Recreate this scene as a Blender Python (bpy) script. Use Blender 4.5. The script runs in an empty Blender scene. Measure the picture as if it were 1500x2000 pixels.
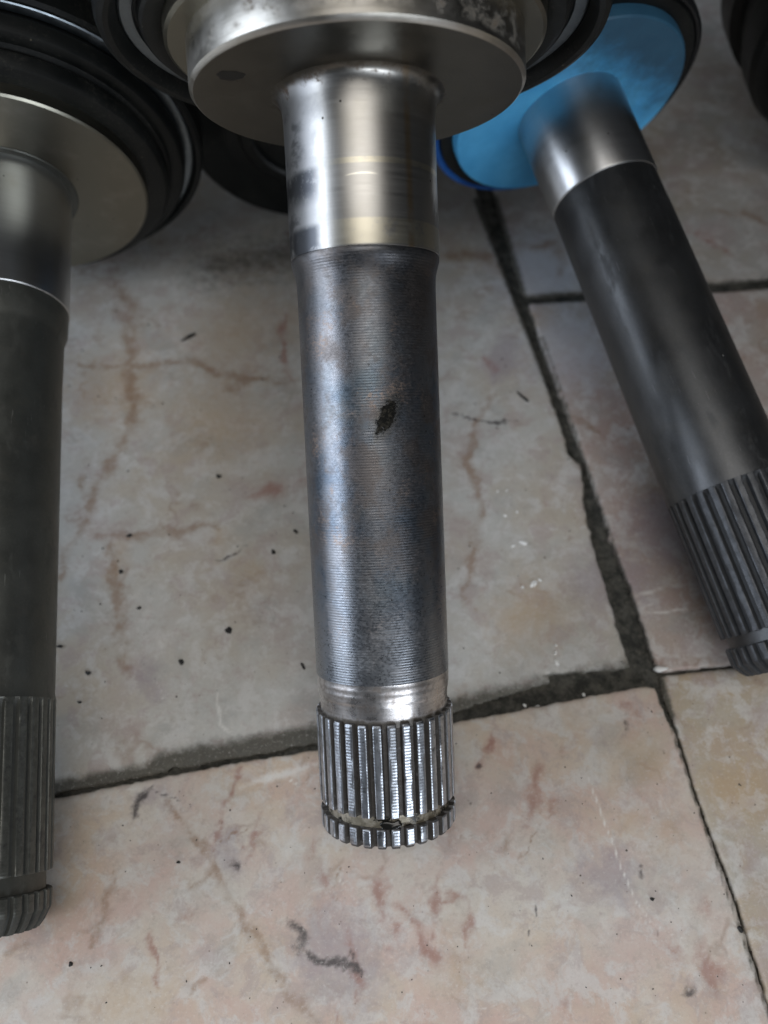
import bpy, bmesh, math, random
import numpy as np
from mathutils import Vector, Matrix

S = bpy.context.scene
MM = 0.001
random.seed(4)
rng = np.random.default_rng(7)

# ------------------------------------------------------------------ camera
PITCH = math.radians(27.0)          # off straight-down
CAM_H = 205.9                       # mm above the floor
FPX = 1700.0                        # focal length in photo pixels (photo is 1500 x 2000)
cam = bpy.data.cameras.new('Camera')
cam.sensor_fit = 'VERTICAL'
cam.sensor_height = 36.0
cam.lens = 36.0 * FPX / 2000.0
cam.clip_start = 0.005
cam.clip_end = 50.0
cam.dof.use_dof = True
cam.dof.focus_distance = 0.174
cam.dof.aperture_fstop = 11.5
cam_o = bpy.data.objects.new('Camera', cam)
S.collection.objects.link(cam_o)
cam_o.location = (0, 0, CAM_H * MM)
cam_o.rotation_euler = (PITCH, 0, 0)
S.camera = cam_o

# ------------------------------------------------------------------ world, lamps, exposure
W = bpy.data.worlds.new('World')
S.world = W
W.use_nodes = True
bg = W.node_tree.nodes['Background']
bg.inputs['Color'].default_value = (0.80, 0.86, 0.95, 1)
bg.inputs['Strength'].default_value = 0.018


def area(name, loc, target, sx, sy, watts, col, roll_axis=None, spread=180):
    l = bpy.data.lights.new(name, 'AREA')
    l.shape = 'RECTANGLE'
    l.size, l.size_y, l.energy, l.color = sx, sy, watts, col
    l.spread = math.radians(spread)
    o = bpy.data.objects.new(name, l)
    S.collection.objects.link(o)
    z = (Vector(loc) - Vector(target)).normalized()
    up = Vector(roll_axis or (0, 1, 0))
    x = up.cross(z).normalized()
    y = z.cross(x)
    o.matrix_world = Matrix.Translation(loc) @ Matrix((x, y, z)).transposed().to_4x4()
    return o


T0 = (0, 0.08, 0.03)
# broad window on the left, low over the floor, with one brighter pane
area('window_lamp', (-1.15, -0.02, 0.46), T0, 0.70, 1.0, 9.3, (0.78, 0.87, 1.0), (0, -0.85, -0.53))
area('bright_pane_lamp', (-1.06, -0.10, 0.62), T0, 0.09, 1.1, 2.0, (0.80, 0.88, 1.0), (0, -0.85, -0.53))
# pale louvred ceiling lamp over the photographer, lighting mostly the near floor
area('ceiling_lamp', (0.14, -0.12, 0.62), (0.12, -0.06, 0.0), 1.05, 0.30, 0.54, (1.0, 0.97, 0.93), (0, 1, 0), 62)
# pale strip of roof light high up behind the parts, on the left
area('roof_strip_lamp', (-0.72, 0.72, 1.25), (-0.09, 0.15, 0.05), 0.75, 0.6, 2.2, (0.90, 0.95, 1.0), (0, 0, 1))
# open shop door behind the photographer, to the right
area('door_lamp', (0.66, -1.24, 0.50), T0, 1.0, 0.30, 8.5, (0.84, 0.91, 1.0), (0, 0, 1))

S.view_settings.view_transform = 'Standard'
S.view_settings.look = 'None'
S.view_settings.exposure = 0.0
S.view_settings.gamma = 1.0

# ------------------------------------------------------------------ photo measurements -> floor millimetres
_F = np.array([0, math.sin(PITCH), -math.cos(PITCH)])
_U = np.array([0, math.cos(PITCH), math.sin(PITCH)])
_C = np.array([0, 0, CAM_H])


def fl(u, v, z0=0.0):
    """where a measured point of the floor lies, in mm"""
    r = _F + np.array([1., 0, 0]) * (u - 750) / FPX + _U * (1000 - v) / FPX
    return (_C + (z0 - CAM_H) / r[2] * r)[:2]


# ------------------------------------------------------------------ node helper
class G:
    def __init__(s, name):
        s.m = bpy.data.materials.new(name)
        s.m.use_nodes = True
        s.t = s.m.node_tree
        s.b = s.t.nodes['Principled BSDF']
        s.out = s.t.nodes['Material Output']
        s._mm = None

    def n(s, typ, ins=None, **pr):
        nd = s.t.nodes.new(typ)
        for k, v in pr.items():
            setattr(nd, k, v)
        for k, v in (ins or {}).items():
            s.set(nd.inputs[k], v)
        return nd

    def set(s, sock, v):
        if isinstance(v, bpy.types.NodeSocket):
            s.t.links.new(v, sock)
        else:
            if sock.type == 'RGBA' and len(v) == 3:
                v = (*v, 1)
            sock.default_value = v

    def p(s, name, v):
        s.set(s.b.inputs[name], v)

    def mm(s):
        if s._mm is None:
            tc = s.n('ShaderNodeTexCoord')
            s._mm = s.n('ShaderNodeVectorMath', {0: tc.outputs['Object'], 1: (1000, 1000, 1000)}, operation='MULTIPLY').outputs[0]
        return s._mm

    def xyz(s, v=None):
        o = s.n('ShaderNodeSeparateXYZ', {0: v or s.mm()}).outputs
        return o[0], o[1], o[2]

    def vec(s, x, y, z):
        return s.n('ShaderNodeCombineXYZ', {0: x, 1: y, 2: z}).outputs[0]

    def scale(s, v, k):
        return s.n('ShaderNodeVectorMath', {0: v, 1: k}, operation='MULTIPLY').outputs[0]

    def add(s, v, k):
        return s.n('ShaderNodeVectorMath', {0: v, 1: k}, operation='ADD').outputs[0]

    def noise(s, size, v=None, detail=4, rough=0.55, dist=0.0, col=False):
        nd = s.n('ShaderNodeTexNoise', {'Vector': v or s.mm(), 'Scale': 1.0 / size, 'Detail': detail, 'Roughness': rough, 'Distortion': dist})
        return nd.outputs['Color' if col else 'Fac']

    def voro(s, size, v=None, feature='F1', rnd=1.0):
        nd = s.n('ShaderNodeTexVoronoi', {'Vector': v or s.mm(), 'Scale': 1.0 / size, 'Randomness': rnd}, feature=feature)
        return nd.outputs['Distance'], nd.outputs.get('Color')

    def ma(s, op, a, b=0.0, c=0.0, clamp=False):
        return s.n('ShaderNodeMath', {0: a, 1: b, 2: c}, operation=op, use_clamp=clamp).outputs[0]

    def ss(s, x, lo, hi, a=0.0, b=1.0):
        return s.n('ShaderNodeMapRange', {'Value': x, 'From Min': lo, 'From Max': hi, 'To Min': a, 'To Max': b}, interpolation_type='SMOOTHSTEP').outputs[0]

    def mix(s, f, a, b, mode='MIX'):
        nd = s.n('ShaderNodeMix', data_type='RGBA', blend_type=mode)
        s.set(nd.inputs[0], f)
        s.set(nd.inputs[6], a)
        s.set(nd.inputs[7], b)
        return nd.outputs[2]

    def fmix(s, f, a, b):
        nd = s.n('ShaderNodeMix', data_type='FLOAT')
        s.set(nd.inputs[0], f)
        s.set(nd.inputs[2], a)
        s.set(nd.inputs[3], b)
        return nd.outputs[0]

    def attr(s, name):
        return s.n('ShaderNodeAttribute', attribute_name=name).outputs['Fac']

    def bump(s, h, strength, dist, normal=None):
        ins = {'Height': h, 'Strength': strength, 'Distance': dist}
        if normal:
            ins['Normal'] = normal
        return s.n('ShaderNodeBump', ins).outputs[0]

    def mul(s, a, b):
        return s.ma('MULTIPLY', a, b)


# ------------------------------------------------------------------ materials
def marble(name, pale, pink, tan, off, pinkness):
    g = G(name)
    v = g.add(g.mm(), off)
    warp = g.noise(14, v, 3, 0.6, col=True)
    vw = g.add(v, g.scale(g.add(warp, (-.5, -.5, -.5)), (9, 9, 9)))
    c = g.mix(g.ss(g.noise(34, vw, 5, .6), .40, .66), pale, tan)
    c = g.mix(g.mul(g.ss(g.noise(20, g.add(vw, (91, 13, 0)), 6, .62), .46 - .10 * pinkness, .68), .75), c, pink)
    grey = g.ss(g.noise(16, g.add(vw, (7, 55, 0)), 6, .6), .50, .70)
    c = g.mix(g.mul(grey, .55), c, (.36, .36, .345))
    # cloudy light patches and fine grain
    c = g.mix(g.mul(g.ss(g.noise(7, g.add(vw, (3, 3, 0)), 7, .70), .48, .60), .62), c, (.63, .615, .59))
    c = g.mix(g.mul(g.ss(g.noise(2.3, v, 6, .75), .50, .70), .40), c, (.36, .295, .25))
    # faint hair veins everywhere: iso-lines of a warped noise
    iso = g.ma('ABSOLUTE', g.ma('SUBTRACT', g.noise(46, g.add(v, (40, 80, 0)), 5, .55), .5))
    hair = g.mul(g.ss(iso, .016, .0), g.ss(g.noise(13, v, 3), .48, .62))
    c = g.mix(g.mul(hair, .42), c, (.30, .19, .14))
    c = g.mix(g.mul(g.ss(g.noise(9, g.add(vw, (61, 22, 0)), 7, .70), .52, .62), .50), c, (.42, .335, .315))
    c = g.mix(g.mul(g.ss(g.noise(7.5, g.add(vw, (5, 122, 0)), 7, .7), .54, .68), .40), c, (.68, .655, .61))
    n1 = g.noise(2.2, v, 5, .65)
    n2 = g.noise(7, v, 4, .6)
    nj = g.mul(g.ma('SUBTRACT', n1, .5), 1.1)

    def mask(att, lo, hi, k):
        a = g.attr(att)
        on = g.ss(a, .02, .12)
        m = g.ss(g.ma('ADD', a, nj), lo, hi)
        return g.mul(g.mul(m, on), k)
    c = g.mix(mask('tan_patch', .10, 1.15, .55), c, (.49, .345, .205))
    c = g.mix(mask('violet_patch', .1, .8, .6), c, (.34, .28, .30))
    c = g.mix(mask('pale_patch', .1, .8, .6), c, (.62, .62, .66))
    c = g.mix(g.mul(mask('vein_brown', .08, .95, .68), g.ss(n2, .34, .58, .30, 1.0)), c, (.27, .155, .085))
    c = g.mix(g.mul(mask('vein_red', .06, .95, .78), g.ss(n2, .36, .60, .18, 1.0)), c, (.33, .155, .12))
    c = g.mix(mask('vein_dark', .20, .85, .94), c, (.050, .040, .042))
    c = g.mix(mask('vein_white', .22, .95, .70), c, (.80, .78, .74))
    # pin specks of dirt pressed into the polish
    d, col = g.voro(5.2, v)
    pick = g.n('ShaderNodeSeparateColor', {0: col}).outputs
    rad = g.ma('MULTIPLY', g.ss(pick[0], .55, 1.0), .055)
    spk = g.ss(g.ma('SUBTRACT', d, rad), .012, -.012)
    c = g.mix(g.mul(spk, g.ss(pick[0], .56, .6)), c, (.06, .045, .035))
    d2, col2 = g.voro(1.9, g.add(v, (17, 5, 0)))
    pick2 = g.n('ShaderNodeSeparateColor', {0: col2}).outputs
    spk2 = g.mul(g.ss(d2, .13, .05), g.ss(pick2[1], .80, .86))
    c = g.mix(g.mul(spk2, .55), c, (.10, .06, .04))
    # grime that has crept over the tile edges, and shade painted beneath the boots
    a = g.attr('grime_shade')
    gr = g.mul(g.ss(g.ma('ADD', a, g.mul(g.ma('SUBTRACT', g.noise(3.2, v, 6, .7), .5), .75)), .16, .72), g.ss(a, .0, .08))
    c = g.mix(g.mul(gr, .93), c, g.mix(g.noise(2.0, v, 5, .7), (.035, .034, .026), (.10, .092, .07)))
    # very light film of dirt
    c = g.mix(g.mul(g.ss(g.noise(28, g.add(v, (200, 4, 0)), 7, .7), .46, .72), .16), c, (.29, .26, .215))
    c = g.mix(g.mul(g.ss(g.noise(.5, v, 4, .8), .52, .72), .30), c, (.30, .25, .215))
    c = g.mix(g.mul(g.ss(g.noise(.8, g.add(v, (9, 31, 0)), 4, .75), .54, .70), .30), c, (.72, .70, .66))
    g.p('Base Color', c)
    g.p('Roughness', g.fmix(gr, g.ss(g.noise(5, v, 7, .75), .3, .7, .28, .50), .75))
    g.p('Specular IOR Level', .42)
    h = g.ma('ADD', g.mul(g.noise(.9, v, 6, .7), .35), g.mul(g.noise(5, v, 3), .65))
    g.p('Normal', g.bump(h, .22, .00035))
    return g.m


def grout_mat():
    g = G('grout')
    n = g.noise(3.0, None, 8, .72)
    c = g.mix(g.ss(n, .35, .68), (.030, .030, .025), (.125, .118, .098))
    c = g.mix(g.mul(g.ss(g.noise(1.2, None, 5, .7), .58, .70), .6), c, (.19, .17, .13))
    g.p('Base Color', c)
    g.p('Roughness', .82)
    g.p('Normal', g.bump(g.noise(1.4, None, 8, .75), .9, .0009))
    return g.m


def turned(g, period, amp, wob=.6):
    """height of fine lathe marks running round the local Z axis"""
    x, y, z = g.xyz()
    w = g.noise(7, g.scale(g.mm(), (1, 1, .35)), 3)
    ph = g.ma('ADD', g.mul(z, 2 * math.pi / period), g.mul(w, wob))
    return g.mul(g.ma('SINE', ph), amp)


def brushed(g, fine=.10):
    """streaky noise drawn out round the axis"""
    x, y, z = g.xyz()
    return g.n('ShaderNodeTexNoise', {'Vector': g.vec(g.mul(x, .05), g.mul(y, .05), g.mul(z, 1.0 / fine)), 'Scale': 1.0, 'Detail': 5, 'Roughness': .7}).outputs['Fac']


def seat_mat(name, rust, tint=(.52, .505, .475), smears=False):
    g = G(name)
    x, y, z = g.xyz()
    b = brushed(g, .35)
    c = g.mix(g.ss(b, .35, .7), tuple(k * .93 for k in tint), tint)
    c = g.mix(g.mul(g.ss(g.noise(9, None, 5, .6), .5, .75), .35), c, (.40, .38, .33))
    rough = g.ss(b, .3, .7, .30, .36)
    if smears:
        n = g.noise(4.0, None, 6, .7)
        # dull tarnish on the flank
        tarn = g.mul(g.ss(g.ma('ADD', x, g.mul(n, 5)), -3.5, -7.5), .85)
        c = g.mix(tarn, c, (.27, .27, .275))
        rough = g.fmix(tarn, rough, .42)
        # two polished rings left by the bearing
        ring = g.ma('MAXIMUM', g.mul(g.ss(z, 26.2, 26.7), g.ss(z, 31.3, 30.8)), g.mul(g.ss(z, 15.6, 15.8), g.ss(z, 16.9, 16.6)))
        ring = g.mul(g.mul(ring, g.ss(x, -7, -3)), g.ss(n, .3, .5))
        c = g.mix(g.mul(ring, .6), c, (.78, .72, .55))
        # straw coloured heat line along the right
        straw = g.mul(g.ss(g.ma('ABSOLUTE', g.ma('SUBTRACT', x, 8.6)), 1.0, .1), g.ss(g.noise(5, None, 4), .35, .6))
        c = g.mix(g.mul(straw, .6), c, (.50, .33, .15))
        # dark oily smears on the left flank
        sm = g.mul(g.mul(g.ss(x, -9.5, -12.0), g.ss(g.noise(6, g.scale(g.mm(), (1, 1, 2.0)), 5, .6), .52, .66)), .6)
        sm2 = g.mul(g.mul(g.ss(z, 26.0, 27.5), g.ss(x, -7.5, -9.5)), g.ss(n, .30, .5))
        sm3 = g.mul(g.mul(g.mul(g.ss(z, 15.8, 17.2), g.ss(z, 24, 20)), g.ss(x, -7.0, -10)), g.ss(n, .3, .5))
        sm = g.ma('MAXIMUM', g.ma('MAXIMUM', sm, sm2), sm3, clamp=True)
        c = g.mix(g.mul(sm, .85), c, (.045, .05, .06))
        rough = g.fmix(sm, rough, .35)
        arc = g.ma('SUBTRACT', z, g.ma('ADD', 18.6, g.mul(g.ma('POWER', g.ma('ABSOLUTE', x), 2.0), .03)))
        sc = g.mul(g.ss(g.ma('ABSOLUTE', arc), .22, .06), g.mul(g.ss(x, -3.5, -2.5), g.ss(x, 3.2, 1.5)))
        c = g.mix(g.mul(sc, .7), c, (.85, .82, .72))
    if rust > 0:
        n = g.noise(3.4, None, 7, .72)
        r = g.mul(g.ss(g.ma('ADD', g.ma('MULTIPLY', z, -.045), n), .42, .58), rust)
        c = g.mix(r, c, g.mix(g.noise(1.4, None, 5), (.05, .030, .018), (.15, .095, .055)))
        rough = g.fmix(r, rough, .6)
        oil = g.mul(g.ss(g.ma('ADD', z, g.mul(n, 1.6)), 2.3, .9), .8)
        c = g.mix(oil, c, (.075, .068, .052))
        g.p('Metallic', g.fmix(r, 1.0, .7))
    else:
        g.p('Metallic', 1.0)
    d, col = g.voro(3.4)
    pk = g.n('ShaderNodeSeparateColor', {0: col}).outputs
    c = g.mix(g.mul(g.ss(d, .085, .05), g.ss(pk[0], .72, .76)), c, (.05, .045, .04))
    g.p('Base Color', c)
    g.p('Roughness', rough)
    g.p('Normal', g.bump(b, .05, .00006))
    return g.m


def flange_mat():
    g = G('flange_steel')
    x, y, z = g.xyz()
    r = g.ma('SQRT', g.ma('ADD', g.mul(x, x), g.mul(y, y)))
    n = g.noise(9, None, 6, .65)
    rings = g.n('ShaderNodeTexNoise', {'Vector': g.vec(g.mul(r, 3.0), z, 0.0), 'Scale': 1.0, 'Detail': 4}).outputs['Fac']
    c = g.mix(g.ss(n, .35, .65), (.50, .475, .42), (.60, .575, .53))
    c = g.mix(g.mul(g.ss(rings, .4, .7), .25), c, (.36, .34, .29))
    # rust flecks: on the rim and round the fillet
    nr = g.noise(3.0, None, 8, .75)
    big = g.noise(13, None, 4, .6)
    rim = g.mul(g.mul(g.ss(z, -1.2, -3.0), g.ss(y, 10, 24)), g.mul(g.ss(nr, .47, .62), g.ss(big, .40, .58)))
    root = g.mul(g.ss(g.ma('ADD', r, g.mul(nr, -10)), 12.6, 10.2), .55)
    film = g.mul(g.ss(g.noise(16, None, 6, .6), .48, .70), .40)
    ru = g.ma('MAXIMUM', rim, root, clamp=True)
    c = g.mix(film, c, (.30, .265, .20))
    c = g.mix(g.mul(ru, .85), c, g.mix(g.noise(1.2, None, 5), (.045, .028, .016), (.20, .145, .095)))
    # dust on the left of the rim
    dn = g.mul(g.ss(g.noise(.55, None, 4, .8), .60, .68), g.mul(g.ss(x, -24, -31), g.ss(z, -.6, -1.4)))
    c = g.mix(g.mul(dn, .8), c, (.42, .36, .27))
    face = g.mul(g.ss(r, 31.9, 31.6), g.ss(z, -.1, -.02))
    c = g.mix(g.mul(face, .85), c, g.mix(g.ss(n, .3, .7), (.05, .048, .037), (.085, .08, .062)))
    c = g.mix(g.mul(g.mul(ru, face), .8), c, (.055, .036, .022))
    g.p('Base Color', c)
    g.p('Metallic', g.fmix(g.ma('MAXIMUM', ru, dn), 1.0, .2))
    g.p('Roughness', g.fmix(ru, g.ss(n, .3, .7, .27, .40), .7))
    g.p('Normal', g.bump(g.ma('ADD', rings, g.mul(nr, .6)), .16, .0002))
    return g.m


def patina_mat():
    g = G('patinated_shaft_steel')
    x, y, z = g.xyz()
    big = g.noise(17, g.add(g.mm(), (3, 5, 8)), 5, .6)
    med = g.noise(6, None, 6, .68)
    fine = g.noise(.75, g.scale(g.mm(), (1, 1, 1.7)), 6, .75)
    c = g.mix(g.ss(big, .38, .62), (.12, .148, .185), (.215, .217, .23))
    c = g.mix(g.mul(g.ss(med, .46, .62), .72), c, (.145, .125, .115))
    # bronze flecks
    br = g.mul(g.ss(g.noise(9, g.add(g.mm(), (30, 4, 9)), 5, .65), .52, .66), g.ss(fine, .46, .60))
    c = g.mix(g.mul(br, .80), c, (.33, .25, .205))
    # greenish-blue temper clouds
    bl = g.ss(g.noise(12, g.add(g.mm(), (7, 70, 31)), 4, .55), .52, .68)
    c = g.mix(g.mul(bl, .35), c, (.135, .18, .205))
    # upper and lower end: browner at the top, cleaner at the bottom
    c = g.mix(g.mul(g.ss(g.ma('ADD', z, g.mul(med, 14)), 66, 40), .6), c, (.125, .112, .105))
    clean = g.ss(g.ma('ADD', z, g.mul(med, 16)), 92, 118)
    c = g.mix(g.mul(clean, .7), c, (.33, .345, .37))
    # rubbed-off oily patch
    u = g.ma('SUBTRACT', x, 2.7)
    w = g.ma('SUBTRACT', z, 62.6)
    a = g.ma('ADD', g.mul(u, .86), g.mul(w, .42))
    b = g.ma('SUBTRACT', g.mul(w, .88), g.mul(u, .42))
    ell = g.ma('SQRT', g.ma('ADD', g.ma('POWER', g.mul(a, 1 / 1.5), 2.0), g.ma('POWER', g.mul(b, 1 / 3.2), 2.0)))
    jag = g.ma('ADD', ell, g.mul(g.ma('SUBTRACT', g.noise(1.5, None, 7, .8), .5), 3.2))
    spot = g.mul(g.ss(jag, 1.08, .85), g.ss(y, 0, 2))
    halo = g.mul(g.ss(jag, 2.0, 1.0), g.ss(y, 0, 2))
    c = g.mix(g.mul(halo, .55), c, (.10, .088, .07))
    c = g.mix(spot, c, g.mix(g.ss(g.noise(.7, None, 4, .7), .45, .7), (.007, .007, .006), (.045, .04, .03)))
    # pits
    d, col = g.voro(2.6)
    pk = g.n('ShaderNodeSeparateColor', {0: col}).outputs
    pit = g.mul(g.ss(d, .11, .05), g.ss(pk[0], .68, .74))
    c = g.mix(g.mul(pit, .8), c, (.04, .035, .03))
    g.p('Base Color', c)
    g.p('Metallic', g.fmix(spot, .92, 0.0))
    rr = g.ma('ADD', g.ss(fine, .3, .7, .26, .44), g.mul(g.ss(med, .45, .7), .10))
    g.p('Roughness', g.fmix(spot, g.ma('SUBTRACT', rr, g.mul(clean, .05)), .75))
    g.p('Specular IOR Level', g.fmix(spot, .5, .12))
    amp = g.ss(g.noise(8, g.add(g.mm(), (5, 50, 2)), 5, .65), .34, .60, .15, 1.0)
    h = g.mul(g.ma('ADD', turned(g, .52, .36), turned(g, 1.37, .09, 2.5)), amp)
    h = g.ma('ADD', h, g.mul(fine, 1.0))
    h = g.ma('SUBTRACT', h, g.mul(spot, 1.5))
    g.p('Normal', g.bump(h, .36, .00005))
    return g.m


def spline_mat(name, rtop, top, groove, rough, metal=1.0, grime_shade=.7):
    g = G(name)
    x, y, z = g.xyz()
    r = g.ma('SQRT', g.ma('ADD', g.mul(x, x), g.mul(y, y)))
    n = g.noise(1.6, None, 6, .72)
    # worn clean on the crests, packed with old grease in the grooves
    dirty = g.ss(g.ma('ADD', r, g.mul(g.ma('SUBTRACT', n, .5), .55)), rtop - .10, rtop - .34)
    dirty = g.mul(dirty, g.ss(n, .25, .45, .75, 1.0))
    chat = g.mul(g.ma('SINE', g.mul(z, 2 * math.pi / .62)), .5)
    c = g.mix(g.ss(n, .40, .62), top, tuple(k * .72 for k in top))
    c = g.mix(g.mul(g.ss(g.noise(3.2, g.add(g.mm(), (4, 2, 1)), 6, .7), .56, .66), .7), c, (.06, .06, .06))
    c = g.mix(g.mul(dirty, grime_shade + .25), c, groove)
    g.p('Base Color', c)
    g.p('Metallic', g.fmix(dirty, metal, metal * .25))
    g.p('Roughness', g.fmix(dirty, rough, .58))
    g.p('Normal', g.bump(g.ma('ADD', g.mul(chat, .5), n), .40, .00007))
    return g.m


def groove_mat():
    g = G('greasy_groove')
    n = g.noise(2.4, None, 7, .7)
    x, y, z = g.xyz()
    c = g.mix(g.ss(n, .40, .60), (.22, .195, .145), (.42, .38, .31))
    blk = g.mul(g.ss(g.noise(4.5, g.add(g.mm(), (11, 3, 0)), 6, .7), .50, .58), 1.0)
    c = g.mix(blk, c, (.012, .012, .010))
    g.p('Base Color', c)
    g.p('Metallic', g.fmix(blk, .55, .0))
    g.p('Roughness', g.fmix(blk, .42, .25))
    g.p('Normal', g.bump(n, .5, .0002))
    return g.m


def collar_mat():
    g = G('collar_steel')
    b = brushed(g, .25)
    n = g.noise(2.6, None, 6, .7)
    x, y, z = g.xyz()
    c = g.mix(g.ss(b, .35, .7), (.56, .535, .52), (.68, .655, .65))
    st = g.mul(g.ss(n, .50, .64), .55)
    c = g.mix(st, c, (.19, .145, .115))
    edge = g.mul(g.ss(g.ma('ADD', z, g.mul(n, 1.2)), 121.2, 122.2), .9)
    c = g.mix(edge, c, (.05, .042, .03))
    g.p('Base Color', c)
    g.p('Metallic', g.fmix(edge, .95, .1))
    g.p('Roughness', g.ss(n, .3, .7, .24, .40))
    g.p('Normal', g.bump(b, .18, .00006))
    return g.m


def phosphate_mat(name, base, rough, metal=.75, dust=.0):
    g = G(name)
    n = g.noise(.5, None, 6, .8)
    big = g.noise(12, None, 5, .6)
    c = g.mix(g.ss(big, .35, .65), tuple(k * .82 for k in base), base)
    c = g.mix(g.mul(g.ss(n, .45, .7), .3), c, tuple(min(1, k * 1.5) for k in base))
    d, col = g.voro(4.4)
    pk = g.n('ShaderNodeSeparateColor', {0: col}).outputs
    fl_ = g.mul(g.ss(d, .06, .03), g.ss(pk[0], .78, .82))
    c = g.mix(g.mul(fl_, .8), c, (.42, .42, .40))
    sm_ = g.ss(g.noise(5, g.scale(g.mm(), (1, 1, .45)), 7, .75), .52, .64)
    sc1 = g.noise(.35, g.scale(g.mm(), (1, 1, .06)), 3, .6)
    sc2 = g.mul(g.ss(sc1, .66, .72), g.ss(g.noise(9, None, 3), .50, .60))
    c = g.mix(g.mul(sc2, .55), c, tuple(min(1, k * 3.2) for k in base))
    if dust:
        c = g.mix(g.mul(g.ss(g.noise(7, g.add(g.mm(), (2, 9, 4)), 7, .75), .48, .72), dust), c, (.16, .15, .125))
    g.p('Base Color', c)
    g.p('Metallic', g.fmix(fl_, metal, .0))
    g.p('Roughness', g.fmix(sm_, g.ss(big, .3, .7, rough - .06, rough + .05), rough + .16))
    g.p('Normal', g.bump(n, .18, .00008))
    return g.m


def rubber_mat():
    g = G('black_rubber')
    n = g.noise(.5, None, 6, .8)
    big = g.noise(14, None, 5, .6)
    c = g.mix(g.ss(big, .35, .7), (.0045, .0055, .0055), (.010, .011, .010))
    d, col = g.voro(2.6)
    pk = g.n('ShaderNodeSeparateColor', {0: col}).outputs
    fleck = g.mul(g.ss(d, .10, .03), g.ss(pk[0], .66, .74))
    c = g.mix(g.mul(fleck, .7), c, (.22, .19, .14))
    c = g.mix(g.mul(g.mul(g.ss(g.noise(.8, None, 6, .8), .50, .68), g.ss(g.noise(11, g.add(g.mm(), (4, 8, 2)), 5, .65), .42, .62)), .38), c, (.10, .092, .075))
    g.p('Base Color', c)
    g.p('Roughness', g.ss(big, .3, .7, .36, .52))
    g.p('Specular IOR Level', .30)
    g.p('Normal', g.bump(n, .3, .0001))
    return g.m


def plain_steel(name, col, rough):
    g = G(name)
    b = g.noise(2.0, None, 6, .7)
    g.p('Base Color', g.mix(g.ss(b, .35, .7), tuple(k * .8 for k in col), col))
    g.p('Metallic', 1.0)
    g.p('Roughness', g.ss(b, .3, .7, rough, rough + .12))
    return g.m


def blue_mat(name, deep):
    g = G(name)
    n = g.noise(.6, None, 5, .8)
    big = g.noise(11, None, 4, .6)
    c = g.mix(g.ss(big, .35, .65), (.075, .42, .80) if not deep else (.01, .075, .30), (.11, .52, .92) if not deep else (.02, .12, .42))
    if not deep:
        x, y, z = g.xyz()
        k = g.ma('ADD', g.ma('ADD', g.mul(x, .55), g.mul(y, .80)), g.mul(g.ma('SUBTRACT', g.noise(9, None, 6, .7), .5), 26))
        c = g.mix(g.mul(g.ss(k, 2, 24), .82), c, (.022, .035, .042))  # central boot's shadow, with some dust, painted into the upper right
    c = g.mix(g.mul(g.ss(n, .56, .70), .30), c, (.16, .24, .30))
    g.p('Base Color', c)
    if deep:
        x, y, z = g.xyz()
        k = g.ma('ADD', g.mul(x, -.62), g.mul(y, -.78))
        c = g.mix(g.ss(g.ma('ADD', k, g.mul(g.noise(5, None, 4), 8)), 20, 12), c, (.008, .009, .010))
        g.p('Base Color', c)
    g.p('Roughness', .42)
    g.p('Normal', g.bump(n, .25, .0001))
    return g.m


MT = dict(
    grout=grout_mat(),
    seat=seat_mat('worn_seat_steel', .85, smears=True),
    seat_clean=seat_mat('polished_seat_steel', 0, (.60, .605, .61)),
    flange=flange_mat(),
    flange_dull=seat_mat('dull_flange_steel', 0, (.25, .24, .20)),
    flange_plain=seat_mat('turned_flange_steel', 0, (.30, .285, .23)),
    patina=patina_mat(),
    spline=spline_mat('bright_spline_steel', 14.2, (.62, .655, .71), (.055, .047, .039), .33),
    groove=groove_mat(),
    collar=collar_mat(),
    olive=phosphate_mat('olive_black_phosphate', (.125, .128, .115), .46, .8, .45),
    olive_spline=spline_mat('dull_spline_steel', 14.55, (.14, .143, .128), (.040, .041, .036), .40, .7, .5),
    graph=phosphate_mat('graphite_phosphate', (.115, .117, .120), .40, .85, .25),
    graph_spline=spline_mat('graphite_spline_steel', 14.4, (.105, .108, .115), (.022, .023, .024), .46, .8, .5),
    rubber=rubber_mat(),
    band=plain_steel('clamp_band_steel', (.30, .34, .37), .32),
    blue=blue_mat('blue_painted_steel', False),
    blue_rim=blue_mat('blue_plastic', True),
    pit=phosphate_mat('oily_pit', (.014, .012, .009), .6, .1),
    crumb=None, chalk=None,
)
_g = G('black_crumb')
_g.p('Base Color', (.012, .011, .010)); _g.p('Roughness', .6)
MT['crumb'] = _g.m
_g = G('white_plaster')
_g.p('Base Color', _g.mix(_g.noise(.6), (.74, .73, .70), (.86, .85, .82))); _g.p('Roughness', .7)
MT['chalk'] = _g.m


# ------------------------------------------------------------------ object helpers
def link(o, parent=None):
    S.collection.objects.link(o)
    if parent is not None:
        o.parent = parent
    return o


def tag(o, label=None, cat=None, group=None, kind=None):
    for k, v in (('label', label), ('category', cat), ('group', group), ('kind', kind)):
        if v:
            o[k] = v
    return o


def mesh_obj(name, verts, faces, mat, parent=None, sharp=32):
    me = bpy.data.meshes.new(name)
    me.from_pydata([tuple(v) for v in verts], [], faces)
    me.materials.append(mat)
    me.polygons.foreach_set('use_smooth', [True] * len(me.polygons))
    me.set_sharp_from_angle(angle=math.radians(sharp))
    me.update()
    return link(bpy.data.objects.new(name, me), parent)


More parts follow.
